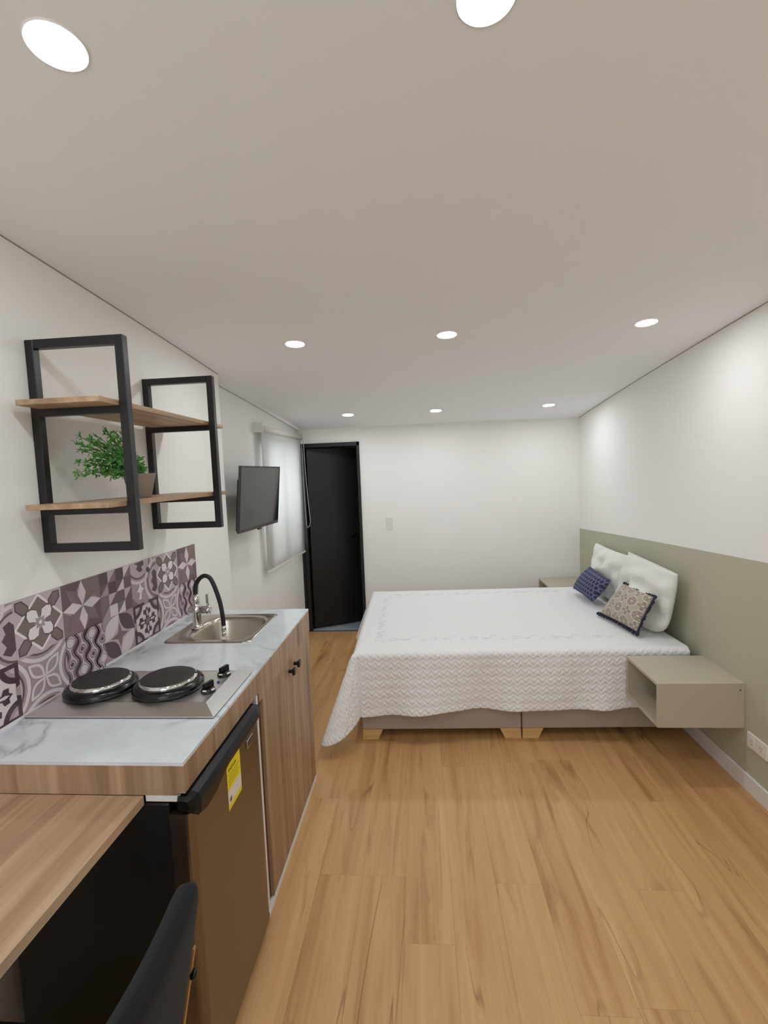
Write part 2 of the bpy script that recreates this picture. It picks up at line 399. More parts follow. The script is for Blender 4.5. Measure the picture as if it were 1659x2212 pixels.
# ------------------------------------------------------------------ backsplash of printed tiles
class Tile:
    def __init__(s, y0, y1, z0, z1): s.y0, s.y1, s.z0, s.z1 = y0, y1, z0, z1; s.mb = MB(); s.k = 0; s.mb.box(XL, XL+.005, y0+.0004, y1-.0004, z0+.0004, z1-.0004, 't_lm')
    def poly(s, pts, m):
        s.k += 1; pts = clip(pts)
        if len(pts) < 3: return
        x = XL+.005+.00006*s.k
        s.mb.add([(x, s.y0+(s.y1-s.y0)*u, s.z0+(s.z1-s.z0)*v) for u, v in pts], [list(range(len(pts)))], 't_'+m)
    def disc(s, c, r, m, n=24): s.poly([(c[0]+r*math.cos(2*math.pi*i/n), c[1]+r*math.sin(2*math.pi*i/n)) for i in range(n)], m)
    def line(s, pts, w, m):
        s.k += 1; L = []
        for i, p in enumerate(pts):
            a = pts[max(i-1, 0)]; b = pts[min(i+1, len(pts)-1)]; d = math.hypot(b[0]-a[0], b[1]-a[1]) or 1
            nx, ny = -(b[1]-a[1])/d*w/2, (b[0]-a[0])/d*w/2; L.append(((p[0]+nx, p[1]+ny), (p[0]-nx, p[1]-ny)))
        k = s.k
        for (a, b), (c, d) in zip(L, L[1:]): s.k = k-1; s.poly([a, c, d, b], m)
        s.k = k
    def arc(s, c, r, a0, a1, w, m, n=18): s.line([(c[0]+r*math.cos(R(a0+(a1-a0)*i/n)), c[1]+r*math.sin(R(a0+(a1-a0)*i/n))) for i in range(n+1)], w, m)
    def leaf(s, a, b, w, m):
        n = 8; P = []
        dx, dy = b[0]-a[0], b[1]-a[1]; L = math.hypot(dx, dy); nx, ny = -dy/L, dx/L
        for sg in (1, -1):
            for i in (range(n+1) if sg == 1 else range(n-1, 0, -1)):
                u = i/n; h = sg*w/2*math.sin(math.pi*u); P.append((a[0]+dx*u+nx*h, a[1]+dy*u+ny*h))
        s.poly(P, m)
def clip(P):
    for ax, lim, sg in ((0, 0, 1), (0, 1, -1), (1, 0, 1), (1, 1, -1)):
        Q = []
        for i in range(len(P)):
            a, b = P[i-1], P[i]; fa, fb = sg*(a[ax]-lim), sg*(b[ax]-lim)
            if (fa < 0) != (fb < 0):
                u = fa/(fa-fb); Q.append((a[0]+(b[0]-a[0])*u, a[1]+(b[1]-a[1])*u))
            if fb >= 0: Q.append(b)
        P = Q
        if not P: break
    return P
def rotp(P, c, a): return [(c[0]+(x-c[0])*math.cos(a)-(y-c[1])*math.sin(a), c[1]+(x-c[0])*math.sin(a)+(y-c[1])*math.cos(a)) for x, y in P]
C5 = (.5, .5)
def d_curl(t):
    t.poly([(0, 0), (1, 0), (1, 1), (0, 1)], 'lm')
    t.arc((.32, 1.02), .52, 170, 370, .07, 'pl'); t.disc((.32, 1.02), .44, 'dk2'); t.disc((.32, 1.02), .40, 'lt')
    t.arc((1.05, .42), .52, 80, 280, .07, 'pl'); t.disc((1.05, .42), .44, 'dk2'); t.disc((1.05, .42), .40, 'lt')
    for P in ([(.16, .98), (.28, .92), (.22, .84), (.34, .74), (.46, .76), (.42, .86), (.52, .9), (.5, 1)], [(.76, .2), (.84, .3), (.76, .42), (.84, .52), (.8, .64), (.92, .7), (1, .62), (1, .2), (.9, .12)]): t.poly(P, 'dk')
    t.poly([(.24, .1), (.3, .26), (.2, .3), (.27, .38), (.32, .5), (.37, .38), (.46, .32), (.36, .26), (.34, .1)], 'wh'); t.disc((.66, .74), .07, 'dk')
    t.poly([(0, 0), (.22, 0), (0, .2)], 'md')
def d_flower(t):
    t.poly([(0, 0), (1, 0), (1, 1), (0, 1)], 'lt')
    t.poly([(.5, 1.02), (1.02, .5), (.5, -.02), (-.02, .5)], 'wh'); t.poly([(.5, .96), (.96, .5), (.5, .04), (.04, .5)], 'br')
    for k in range(4):
        a = R(45+90*k); t.poly(rotp([(.80, .5), (.88, .40), (1.06, .40), (1.15, .5), (1.06, .60), (.88, .60)], C5, a), 'dk')
        t.poly(rotp([(.825, .5), (.89, .425), (1.05, .425), (1.12, .5), (1.05, .575), (.89, .575)], C5, a), 'br')
    for m, s in (('dk2', 1.12), ('wh', 1.0)):
        for k in range(4):
            P = [(.5, .5), (.5+.10*s, .5-.055*s), (.5+.20*s, .5-.115*s), (.5+.29*s, .5-.075*s), (.5+.34*s, .5), (.5+.29*s, .5+.075*s), (.5+.20*s, .5+.115*s), (.5+.10*s, .5+.055*s)]
            t.poly(rotp(P, C5, R(45+90*k)), m)
    for k in range(8): t.leaf(C5, (.5+.13*math.cos(R(45*k)), .5+.13*math.sin(R(45*k))), .06, 'lm')
    t.disc(C5, .035, 'wh')
def d_star(t):
    t.poly([(0, 0), (1, 0), (1, 1), (0, 1)], 'md')
    for P in ([(0, 1), (.5, 1), (.5, .5), (0, .5)], [(1, 0), (.5, 0), (.5, .5), (1, .5)]): t.poly(P, 'dk2')
    for P in ([(0, .5), (.3, .3), (.5, .5)], [(.5, 0), (.7, .3), (.5, .5)], [(1, .5), (.7, .7), (.5, .5)], [(.5, 1), (.3, .7), (.5, .5)]): t.poly(P, 'lm')
    for k in range(4):
        t.poly(rotp([C5, (.70, .32), (1.06, .5)], C5, R(45+90*k)), 'br'); t.poly(rotp([C5, (.70, .68), (1.06, .5)], C5, R(45+90*k)), 'md')
    for k in range(4): t.poly(rotp([C5, (.74, .39), (1.0, .5), (.74, .61)], C5, R(90*k)), 'pl')
def d_check(t):
    rr = random.Random(5); cs = ['dk', 'lt', 'br', 'pl', 'md', 'dk2', 'lm']
    for i in range(4):
        for j in range(4):
            a, b = i/4, j/4; q = [(a, b), (a+.25, b), (a+.25, b+.25), (a, b+.25)]
            if (i+j) % 2: t.poly(q, rr.choice(['dk', 'dk2', 'br', 'pl']))
            else: t.poly(q, rr.choice(['lt', 'pl', 'lm'])); t.poly([q[0], q[1], q[2]] if i % 2 else [q[0], q[2], q[3]], rr.choice(['md', 'br', 'dk2']))
def d_petal(t):
    t.poly([(0, 0), (1, 0), (1, 1), (0, 1)], 'lm')
    for c in ((.5, 1.42), (.5, -.42), (1.42, .5), (-.42, .5)): t.disc(c, .62, 'pl', 40); t.disc(c, .55, 'lm', 40); t.disc(c, .50, 'dk2', 40); t.disc(c, .46, 'lt', 40)
    for k in range(4):
        a = R(45+90*k); e = (.5+.46*math.cos(a), .5+.46*math.sin(a)); t.leaf(C5, e, .25, 'pl'); e0 = (.5+.07*math.cos(a), .5+.07*math.sin(a)); e1 = (.5+.39*math.cos(a), .5+.39*math.sin(a)); t.leaf(e0, e1, .15, 'lm')
def d_wave(t):
    t.poly([(0, 0), (1, 0), (1, 1), (0, 1)], 'dk')
    F = 2.3
    for k in range(-1, 5):
        xk = k*.27+.10; p0 = .5*(k % 2); V = [-.05+i*1.1/44 for i in range(45)]
        h = lambda v: .018+.112*((1+math.cos(2*math.pi*(v*F+p0)))/2)**1.5
        xs = lambda v: xk+.02*math.sin(2*math.pi*(v*F+p0))
        for o_, m in ((.034, 'lt'), (.022, 'dk'), (0, 'lt')): t.poly([(xs(v)-h(v)-o_, v) for v in V]+[(xs(v)+h(v)+o_, v) for v in V[::-1]], m)
        for n in range(-1, 4):
            v = (n-p0)/F; c = (xs(v), v)
            for r, m in (((.088, 'dk2'), (.068, 'lt'), (.046, 'dk')) if (n+k) % 2 else ((.094, 'dk2'), (.084, 'pl'), (.050, 'lm'), (.040, 'pl'))): t.disc(c, r, m, 16)
def d_vesica(t):
    t.poly([(0, 0), (1, 0), (1, 1), (0, 1)], 'lm'); t.poly([(.5, 0), (1, .5), (.5, 1), (0, .5)], 'lt')
    t.leaf((0, .5), (.5, 1), .34, 'pl'); t.leaf((.5, 0), (1, .5), .34, 'pl'); t.leaf((.5, 1), (1, .5), .34, 'dk'); t.leaf((0, .5), (.5, 0), .34, 'dk')
    t.poly([(.5, .2), (.57, .43), (.8, .5), (.57, .57), (.5, .8), (.43, .57), (.2, .5), (.43, .43)], 'br'); t.poly([(.5, .2), (.57, .43), (.5, .5), (.43, .43)], 'md')
def d_frame(t):
    t.poly([(0, 0), (1, 0), (1, 1), (0, 1)], 'pl')
    for c in ((0, 0), (1, 0), (1, 1), (0, 1)): t.disc(c, .36, 'pu', 32); t.disc(c, .26, 'lm', 32); t.disc(c, .2, 'lt', 32)
    for a, b in (((.03, 0), (.03, 1)), ((.97, 0), (.97, 1)), ((0, .03), (1, .03)), ((0, .97), (1, .97))): t.line([a, b], .09, 'pu')
    for k in range(4):
        t.poly(rotp([(.92, .44), (1, .40), (1, .6), (.92, .56)], C5, R(90*k)), 'lm')
        t.poly(rotp([(.5, .44), (.66, .45), (.7, .36), (.8, .37), (.79, .45), (.86, .5), (.79, .55), (.8, .63), (.7, .64), (.66, .55), (.5, .56)], C5, R(90*k)), 'pu')
        t.poly(rotp([(.62, .48), (.72, .47), (.8, .5), (.72, .53), (.62, .52)], C5, R(90*k)), 'pl')
    t.poly([(.4, .5), (.5, .4), (.6, .5), (.5, .6)], 'md')
ZT = .918
bs = thing('backsplash', 'patchwork tile backsplash in mauve and grey prints behind the cooktop', 'backsplash', (XL, 1.75, ZT))
top = [d_curl, d_flower, d_star, d_check]; bot = [d_frame, d_petal, d_wave, d_vesica]
for c in range(7):
    ya = 1.088+.1893*c
    for dl, z0, z1 in ((top, 1.0905, 1.268), (bot, ZT+.002, 1.0902)):
        t = Tile(ya, ya+.1893, z0, z1); dl[c % 4](t); t.mb.build('tile', bs)

# ------------------------------------------------------------------ worktop, cabinet, desk
XF, YN, YE = -.597, 1.065, 2.379
wt = thing('countertop', 'white veined marble kitchen counter with oak edge under the tiles', 'countertop', (-.9, 1.72, 0))
mb = MB(); sx0, sx1, sy0, sy1 = -1.075, -.742, 1.905, 2.272
for a in ((XL, XF, YN, sy0), (XL, XF, sy1, YE), (XL, sx0, sy0, sy1), (sx1, XF, sy0, sy1)): mb.box(*a, ZT-.009, ZT, 'marble')
mb.box(XL, XL+.007, 1.088, 2.42, ZT, ZT+.008, 'white_mel')
mb.build('marble_slab', wt)
mb = MB(); mb.box(XF-.018, XF, YN, 1.60, .839, ZT-.009, 'oak_z'); mb.box(XF-.018, XF, 1.60, YE, .803, ZT-.009, 'oak_z'); mb.build('front_edge_panel', wt)
mb = MB(); mb.box(XL, XF-.018, YN, YN+.018, .833, ZT-.009, 'oak_z'); mb.build('end_edge_panel', wt)
mb = MB(); mb.box(XL, XF-.018, YE-.018, YE, .803, ZT-.009, 'oak_z'); mb.build('end_edge_panel', wt)
mb = MB(); mb.box(-.70, -.612, YN+.002, YN+.016, .816, .833, 'white_mel'); mb.build('support_board', wt)

cb = thing('base_cabinet', 'oak base cabinet with two doors and black knobs under the sink', 'cabinet', (-.9, 1.98, 0))
mb = MB(); mb.box(XL+.002, -.600, 1.577, 1.593, 0, .835, 'white_mel'); mb.box(XL+.002, -.618, 2.35, 2.366, 0, .803, 'white_mel'); mb.box(XL+.002, -.618, 1.593, 2.35, 0, .016, 'white_mel'); mb.box(XL+.002, XL+.008, 1.593, 2.35, .016, .803, 'white_mel')
mb.box(-.63, -.598, 1.577, 2.372, 0, .02, 'white_mel'); mb.build('carcass', cb)
mb = MB(); mb.box(-.635, -.612, 1.593, 1.648, .02, .803, 'shaded_oak'); mb.build('shaded_door_edge', cb)  # strip coloured dark as the shaded edge of the door
for a, b, hy in ((1.642, 2.036, 1.985), (2.041, 2.372, 2.072)):
    mb = MB(); mb.box(-.618, -.600, a, b, .024, .799, 'oak_z', .001, 1); d = mb.build('door', cb)
    hz = .753
    mb = MB(); mb.box(-.600, -.582, hy-.006, hy+.006, hz-.006, hz+.006, 'black_metal'); mb.box(-.582, -.570, hy-.014, hy+.014, hz-.014, hz+.014, 'black_metal', .002, 1); mb.build('knob', d)

dk = thing('desk', 'oak wall desk beside the kitchen counter', 'desk', (-.96, .6, 0))
mb = MB(); mb.box(XL+.002, -.703, -.35, YN-.001, .8085, .8328, 'oak_y', .001, 1); mb.build('desk_top', dk)
mb = MB(); mb.box(XL+.002, -.74, -.33, -.31, 0, .807, 'oak_z'); mb.build('side_panel', dk)

# ------------------------------------------------------------------ mini fridge
fr = thing('mini_fridge', 'black mini fridge with bronze steel door and yellow energy label under the counter', 'fridge', (-.84, 1.3, 0))
mb = MB(); mb.box(-1.09, -.642, 1.068, 1.535, .02, .811, 'black_body', .006, 2)
for a in (-1.05, -.69):
    for b_ in (1.10, 1.50): mb.lathe((a, b_, 0), [(.018, 0), (.015, .02)], 'black_matte', 12)
mb.build('body', fr)
def rbox_z(mb, x0, x1, y0, y1, z0, z1, r, m, n=6):
    "vertical box whose two front (+x) corners are rounded"
    P = [(x0, y0)]+[(x1-r+r*math.sin(R(90*i/n)), y0+r-r*math.cos(R(90*i/n))) for i in range(n+1)]+[(x1-r+r*math.cos(R(90*i/n)), y1-r+r*math.sin(R(90*i/n))) for i in range(n+1)]+[(x0, y1)]
    mb.prism(P, z0, z1, 2, m)
mb = MB(); rbox_z(mb, -.636, -.580, 1.055, 1.540, .045, .790, .022, 'fridge_steel'); fd = mb.build('door', fr)
mb = MB()                                            # black moulded grip along the top of the door
prof = [(-.618, .793), (-.618, .834), (-.590, .836), (-.572, .831), (-.565, .814), (-.568, .794), (-.576, .783), (-.580, .787)]
rs = []
for y, s, dz in ((1.056, .55, 0), (1.064, .85, 0), (1.082, 1, -.012), (1.12, 1, -.024), (1.17, 1, -.022), (1.22, 1, -.006), (1.26, 1, 0), (1.50, 1, 0), (1.532, .9, 0), (1.540, .6, 0)):
    rs.append([(-.61+(px+.61)*s, y, .812+(pz-.812)*s+(dz if pz < .80 and px > -.6 else 0)) for px, pz in prof])
mb.rings(rs, 'black_grip', False); mb.build('handle', fd)
mb = MB(); X0 = -.5795
mb.box(X0-.0004, X0, 1.263, 1.361, .702, .785, 'label_yellow'); mb.box(X0-.0004, X0, 1.263, 1.361, .660, .702, 'label_white'); mb.box(X0-.0004, X0, 1.263, 1.361, .645, .660, 'label_yellow')
for k in range(4): mb.box(X0, X0+.0002, 1.272, 1.352-.012*(k % 2), .742-.009*k, .7435-.009*k, 'ink')
mb.lathe((X0, 1.280, .672), [(.008, 0), (.008, .0003)], 't_br', 14, 0)
eb = mb.build('energy_label', fd, label='yellow paper energy label with white band'); 
yz = Matrix(((0, 0, 1, 0), (1, 0, 0, 0), (0, 1, 0, 0), (0, 0, 0, 1)))
text('ENERGÍA', .014, fd, 'ink', Matrix.Translation((X0+.0002, 1.302, .758)) @ yz, 'label_lettering')
mb = MB(); mb.box(X0, X0+.003, 1.416, 1.469, .738, .765, 'chrome', .001, 1); mb.box(X0+.003, X0+.0034, 1.422, 1.463, .744, .759, 'badge_dark'); mb.build('badge', fd, label='small silver badge plate')

# ------------------------------------------------------------------ cooktop
ck = thing('electric_cooktop', 'steel electric cooktop with two black hotplates set in the marble counter', 'cooktop', (-.89, 1.43, ZT))
mb = MB()
def rect(x0, x1, y0, y1, z): return [(x0, y0, z), (x1, y0, z), (x1, y1, z), (x0, y1, z)]
hx0, hx1, hy0, hy1 = XL+.012, -.612, 1.272, 1.592
mb.rings([rect(hx0, hx1, hy0, hy1, ZT+.003), rect(hx0, hx1, hy0, hy1, ZT+.006), rect(hx0+.035, hx1-.052, hy0+.066, hy1-.022, ZT+.017), rect(hx0+.045, hx1-.058, hy0+.074, hy1-.028, ZT+.016)], 'steel', False)
mb.build('steel_plate', ck)
mb = MB(); mb.box(hx0+.001, hx1-.001, hy0+.001, hy1-.001, ZT, ZT+.003, 'black_matte'); mb.build('gasket', ck)
zp = ZT+.0163
for cx, cy in ((-1.056, 1.430), (-.834, 1.440)):
    mb = MB(); mb.lathe((cx, cy, zp), [(.103, 0), (.1085, .005), (.109, .013), (.105, .021), (.097, .026), (.088, .028), (.088, 0)], 'black_gloss', 48, cap0=False, cap1=False); br = mb.build('burner', ck)
    mb = MB(); mb.lathe((cx, cy, zp), [(.0885, .026), (.0890, .030), (.0870, .035), (.083, .0375)], 'chrome', 48, cap0=False, cap1=False); mb.build('trim_ring', br)
    mb = MB(); mb.lathe((cx, cy, zp), [(.083, .028), (.083, .0375), (.079, .0395), (.03, .0395), (.025, .0385)], 'hot_plate', 48); mb.build('hotplate', br)
for cy in (1.413, 1.535):
    cx = -.690; mb = MB(); mb.lathe((cx, cy, zp), [(.022, 0), (.0225, .004), (.019, .010), (.014, .013)], 'black_gloss', 28)
    P = rotp([(-.019, -.0035), (.019, -.006), (.019, .006), (-.019, .0035)], (0, 0), R(70)); mb.prism([(cx+u, cy+v) for u, v in P], zp+.010, zp+.030, 2, 'black_gloss')
    kb = mb.build('knob', ck)
    mb = MB()
    for a in (-100, -20): mb.prism([(cx+.0195*math.cos(R(a))+q[0], cy+.0195*math.sin(R(a))+q[1]) for q in rotp([(-.003, -.006), (.003, -.006), (.003, .006), (-.003, .006)], (0, 0), R(a))], zp+.0075, zp+.0105, 2, 'mark_white')
    mb.build('knob_mark', kb, label='white pointer marks')
mb = MB(); mb.lathe((-.683, 1.474, zp), [(.005, 0), (.005, .003), (.003, .005)], 'led_blue', 14); mb.build('indicator_lamp', ck, label='small blue indicator lamp')

# ------------------------------------------------------------------ sink and tap
sk = thing('sink', 'stainless steel drop-in sink at the far end of the counter', 'sink', (-.92, 2.09, ZT))
N = 72; bc = (-.897, 2.090)
def sq(cx, cy, a, b, z, e):
    P = []
    for i in range(N):
        an = 2*math.pi*(i+.5)/N; c, s_ = math.cos(an), math.sin(an)
        k = (abs(c)**e+abs(s_)**e)**(-1/e); P.append((cx+a*k*c, cy+b*k*s_, z))
    return P
ox, oy = -.920, 2.090
mb = MB()
mb.rings([sq(ox, oy, .193, .203, ZT, 24), sq(ox, oy, .191, .201, ZT+.004, 24), sq(ox, oy, .183, .193, ZT+.0045, 24), sq(bc[0], bc[1], .150, .168, ZT+.003, 4), sq(bc[0], bc[1], .143, .161, ZT-.002, 4), sq(bc[0], bc[1], .137, .155, ZT-.02, 4), sq(bc[0], bc[1], .128, .146, ZT-.10, 4), sq(bc[0], bc[1], .115, .132, ZT-.128, 3.5), sq(bc[0], bc[1], .09, .11, ZT-.138, 3), sq(bc[0], bc[1], .03, .03, ZT-.142, 2)], 'sink_steel', True, cap0=False)
mb.build('basin', sk)
mb = MB(); mb.lathe((bc[0], bc[1], ZT-.1405), [(.034, 0), (.034, .002), (.026, .003), (.02, -.001)], 'chrome', 28); mb.build('drain', sk)
tp = thing('kitchen_tap', 'chrome kitchen tap with black flexible gooseneck spout over the sink', 'tap', (-1.045, 2.08, ZT+.004))
tx, ty, tz = -1.045, 2.08, ZT+.0045
mb = MB(); mb.lathe((tx, ty, tz), [(.027, 0), (.027, .006), (.021, .008), (.0195, .02), (.0195, .070), (.022, .074), (.022, .102), (.014, .106), (.013, .118), (.0145, .12), (.0145, .158)], 'chrome', 28)
mb.lathe((tx, ty, tz+.085), [(.017, -.034), (.017, .046), (.019, .048), (.019, .064), (.012, .067)], 'chrome', 24, 0); mb.build('tap_body', tp)
mb = MB(); mb.tube([(tx+.055, ty, tz+.090), (tx+.056, ty, tz+.112), (tx+.058, ty-.004, tz+.158)], [.005, .006, .0065], 'chrome', 10); mb.box(tx+.052, tx+.064, ty-.012, ty+.004, tz+.118, tz+.160, 'chrome', .002, 1); mb.build('lever', tp)
hp = [(-1.045, ty, tz+.155), (-1.044, ty, tz+.185), (-1.034, ty, tz+.212), (-1.016, ty, tz+.234), (-.995, ty, tz+.243), (-.973, ty, tz+.234), (-.957, ty, tz+.205), (-.943, ty, tz+.163), (-.931, ty, tz+.115), (-.924, ty, tz+.062), (-.921, ty, tz+.008)]
mb = MB(); mb.tube(hp, .0098, 'black_matte', 14, 6); mb.build('flexible_spout', tp, label='black flexible gooseneck hose')
mb = MB(); mb.tube([(-.921, ty, tz+.010), (-.922, ty, tz-.018)], .0105, 'chrome', 16); mb.tube([(-.922, ty, tz-.018), (-.923, ty, tz-.040)], .009, 'chrome', 16); mb.build('spout_tip', tp)

# ------------------------------------------------------------------ wall shelf with plant
ws = thing('wall_shelf', 'black metal frame wall shelf with two oak boards above the tiles', 'shelf', (XL, 1.73, 1.39))
for y in (1.420, 2.046):
    mb = MB(); a = .027; x0, x1, z0, z1 = XL, -.886, 1.389, 2.052
    mb.box(x0, x0+a, y, y+a, z0, z1, 'black_metal', .002, 1); mb.box(x1-a, x1, y, y+a, z0, z1, 'black_metal', .002, 1)
    for zb in (z0, 1.508, 1.818, z1-a): mb.box(x0+a, x1-a, y+.001, y+a-.001, zb, zb+(a if zb in (z0, z1-a) else .022), 'black_metal', .001, 1)
    mb.build('frame', ws)
for z in (1.530, 1.840):
    mb = MB(); mb.box(XL+.029, -.916, 1.333, 2.205, z, z+.016, 'oak_y', .001, 1); mb.build('shelf_board', ws)
px_, py_, pz_ = -1.015, 1.665, 1.546
pp = thing('potted_plant', 'small artificial green plant in a taupe pot on the lower shelf', 'plant', (px_, py_, pz_))
mb = MB(); mb.lathe((px_, py_, pz_), [(.033, 0), (.036, .004), (.054, .084), (.055, .087), (.051, .087), (.047, .075)], 'clay', 36, cap1=False); mb.build('pot', pp)
mb = MB(); mb.lathe((px_, py_, pz_), [(.049, .074), (.02, .079)], 'soil', 20); mb.build('soil', pp)
sm_, lm_ = MB(), MB(); rr = random.Random(11)
for k in range(64):
    a = rr.uniform(0, 2*math.pi); left = rr.random() < .93
    tgt = Vector((px_+rr.uniform(-.10, .03), py_-rr.uniform(.03, .235), pz_+.078+rr.uniform(-.005, .165))) if left else Vector((px_+rr.uniform(-.03, .06), py_+rr.uniform(-.01, .05), pz_+.09+rr.uniform(.01, .07)))
    if left:
        f = (py_-tgt.y)/.235; tgt.z = pz_+.07+(tgt.z-pz_-.07)*(1.08-.62*abs(f-.42))
    st = Vector((px_+.02*math.cos(a), py_+.02*math.sin(a)-.01, pz_+.076)); mid = st.lerp(tgt, .5)+Vector((0, 0, .030))
    pts = [st.lerp(mid, u).lerp(mid.lerp(tgt, u), u) for u in [i/7 for i in range(8)]]
    sm_.tube(pts, .0011, 'stem', 4)
    for i in range(2, 8):
        d = (pts[i]-pts[i-1]).normalized()
        for s in range(5 if i < 7 else 6):
            v = (d*.8+Vector((rr.uniform(-1, 1), rr.uniform(-1, 1), rr.uniform(-1, 1)))*.9).normalized(); L = rr.uniform(.010, .019); w = v.orthogonal().normalized()
            w = (w*math.cos(s)+v.cross(w)*math.sin(s))*L*.20; p = pts[i]-d*rr.uniform(0, .016); n_ = v.cross(w).normalized()*L*.08
            lm_.add([p, p+v*L*.35+w+n_, p+v*L*.75+w*.8+n_, p+v*L, p+v*L*.75-w*.8+n_, p+v*L*.35-w+n_], [[0, 1, 2, 3, 4, 5]], 'leaf')
sm_.build('stems', pp); lm_.build('foliage', pp, kind='stuff')

# ------------------------------------------------------------------ television on its arm
tv = thing('television', 'flat black television on a wall arm beside the roller blind', 'television', (-1.15, 3.28, 1.47))
A = Vector((-1.150, 2.930, 0)); Bp = Vector((-1.108, 3.625, 0)); ux = (Bp-A).normalized(); nz = Vector((ux.y, -ux.x, 0)); tw = (Bp-A).length
tilt = R(5.5); upv = (Vector((0, 0, 1))*math.cos(tilt)+nz*math.sin(tilt)); nf = (nz*math.cos(tilt)-Vector((0, 0, 1))*math.sin(tilt))
TB = Vector((A.x, A.y, 1.252))-nz*.008
def tvbox(mb, u0, u1, v0, v1, d0, d1, m, bev=0):
    t_ = MB(); t_.box(u0, u1, v0, v1, d0, d1, m, bev, 2)
    mb.add([TB+ux*u+upv*v+nf*d for u, v, d in t_.v], t_.f, m); return mb
th = .432
mb = MB(); tvbox(mb, 0, tw, 0, th, -.016, -.0005, 'tv_plastic', .003)
tvbox(mb, .05, tw-.05, .0, th*.80, -.05, -.016, 'tv_plastic', .012); mb.build('casing', tv)
mb = MB(); tvbox(mb, 0, tw, 0, .022, -.0005, .002, 'tv_plastic', .0005); tvbox(mb, 0, .008, .022, th, -.0005, .002, 'black_gloss'); tvbox(mb, tw-.008, tw, .022, th, -.0005, .002, 'black_gloss'); tvbox(mb, .008, tw-.008, th-.012, th, -.0005, .002, 'black_gloss'); mb.build('bezel', tv)
mb = MB(); tvbox(mb, .008, tw-.008, .022, th-.012, -.0005, .0008, 'screen'); mb.build('screen', tv)
mb = MB(); tvbox(mb, tw*.46, tw*.54, -.012, .004, -.012, .001, 'black_gloss', .002); mb.build('sensor_pod', tv)
mb = MB(); xw = xl2(3.36); mb.box(xw, xw+.022, 3.36, 3.50, 1.40, 1.62, 'black_metal', .003); mb.box(xw+.02, -1.155, 3.42, 3.45, 1.45, 1.57, 'black_metal', .003); mb.build('wall_mount', tv)

# ------------------------------------------------------------------ roller blind
bl = thing('roller_blind', 'white roller blind drawn over the window beside the door', 'blind', (-1.2, 4.15, 2.0))
bd = Vector((XL2b-XL2a, YB-YS, 0)).normalized(); bn = Vector((bd.y, -bd.x, 0))
def bpt(y, off, z): return Vector((xl2(y), y, 0))+bn*off+Vector((0, 0, z))
YA, YZ = 3.665, 4.700
mb = MB(); P0, P1 = bpt(YA, .048, 1.985), bpt(YZ, .048, 1.985); mb.tube([P0, P1], .026, 'blind_white', 20); mb.build('roller_tube', bl)
for y, w in ((YA, -.022), (YZ, .008)):
    mb = MB(); c = bpt(y+w, 0, 0); q = [c, c+bd*.012, c+bd*.012+bn*.075, c+bn*.075]
    mb.add([p+Vector((0, 0, z)) for z in (1.955, 2.03) for p in q], [[0, 1, 2, 3], [7, 6, 5, 4], [0, 4, 5, 1], [1, 5, 6, 2], [2, 6, 7, 3], [3, 7, 4, 0]], 'blind_white'); mb.build('bracket', bl)
mb = MB(); rs = []
for i in range(13):
    y = YA+.012+(YZ-YA-.024)*i/12; o = .040+.002*math.sin(i*1.3)
    rs.append([bpt(y, o, .855), bpt(y, o+.001, .855), bpt(y, .0505, 1.985), bpt(y, .0495, 1.985)])
mb.rings(rs, 'blind', True); mb.build('fabric', bl)
mb = MB(); q = [bpt(YA+.012, .036, 0), bpt(YZ-.012, .036, 0), bpt(YZ-.012, .048, 0), bpt(YA+.012, .048, 0)]
mb.add([p+Vector((0, 0, z)) for z in (.842, .858) for p in q], [[0, 1, 2, 3], [7, 6, 5, 4], [0, 4, 5, 1], [1, 5, 6, 2], [2, 6, 7, 3], [3, 7, 4, 0]], 'blind_white'); mb.build('bottom_bar', bl)
mb = MB(); mb.tube([(-1.158, 4.69, 1.96), (-1.160, 4.69, 1.6), (-1.155, 4.69, 1.3), (-1.150, 4.69, 1.14), (-1.142, 4.69, 1.09), (-1.125, 4.69, 1.10), (-1.110, 4.69, 1.15), (-1.118, 4.69, 1.3), (-1.132, 4.69, 1.6), (-1.140, 4.69, 1.96)], .0032, 'cord', 6, 6); mb.build('pull_cord', bl, label='grey looped pull cord')

# ------------------------------------------------------------------ wall plates
mb = MB(); mb.box(-.352, -.288, YB-.008, YB, 1.034, 1.156, 'outlet', .002, 2); sw = mb.build('light_switch'); tag(sw, 'white rocker light switch on the back wall', 'light switch')
mb = MB(); mb.box(-.335, -.305, YB-.011, YB-.006, 1.062, 1.128, 'outlet', .002, 2); mb.build('rocker', sw)
ol = thing('wall_outlet', 'white double wall outlet on the sage wall above the baseboard', 'outlet', (XR-.002, 2.24, .26))
mb = MB(); mb.box(XR-.012, XR-.002, 2.19, 2.322, .226, .30, 'outlet', .003, 2); mb.build('cover_plate', ol)
for y in (2.225, 2.287):
    mb = MB(); mb.box(XR-.0135, XR-.011, y-.016, y+.016, .240, .286, 'outlet', .001, 1)
    for k in (-.006, .006): mb.box(XR-.0138, XR-.013, y+k-.001, y+k+.001, .262, .272, 'outlet_dark')
    mb.lathe((XR-.0138, y, .251), [(.0025, 0), (.0025, .001)], 'outlet_dark', 10, 0); mb.build('socket', ol)

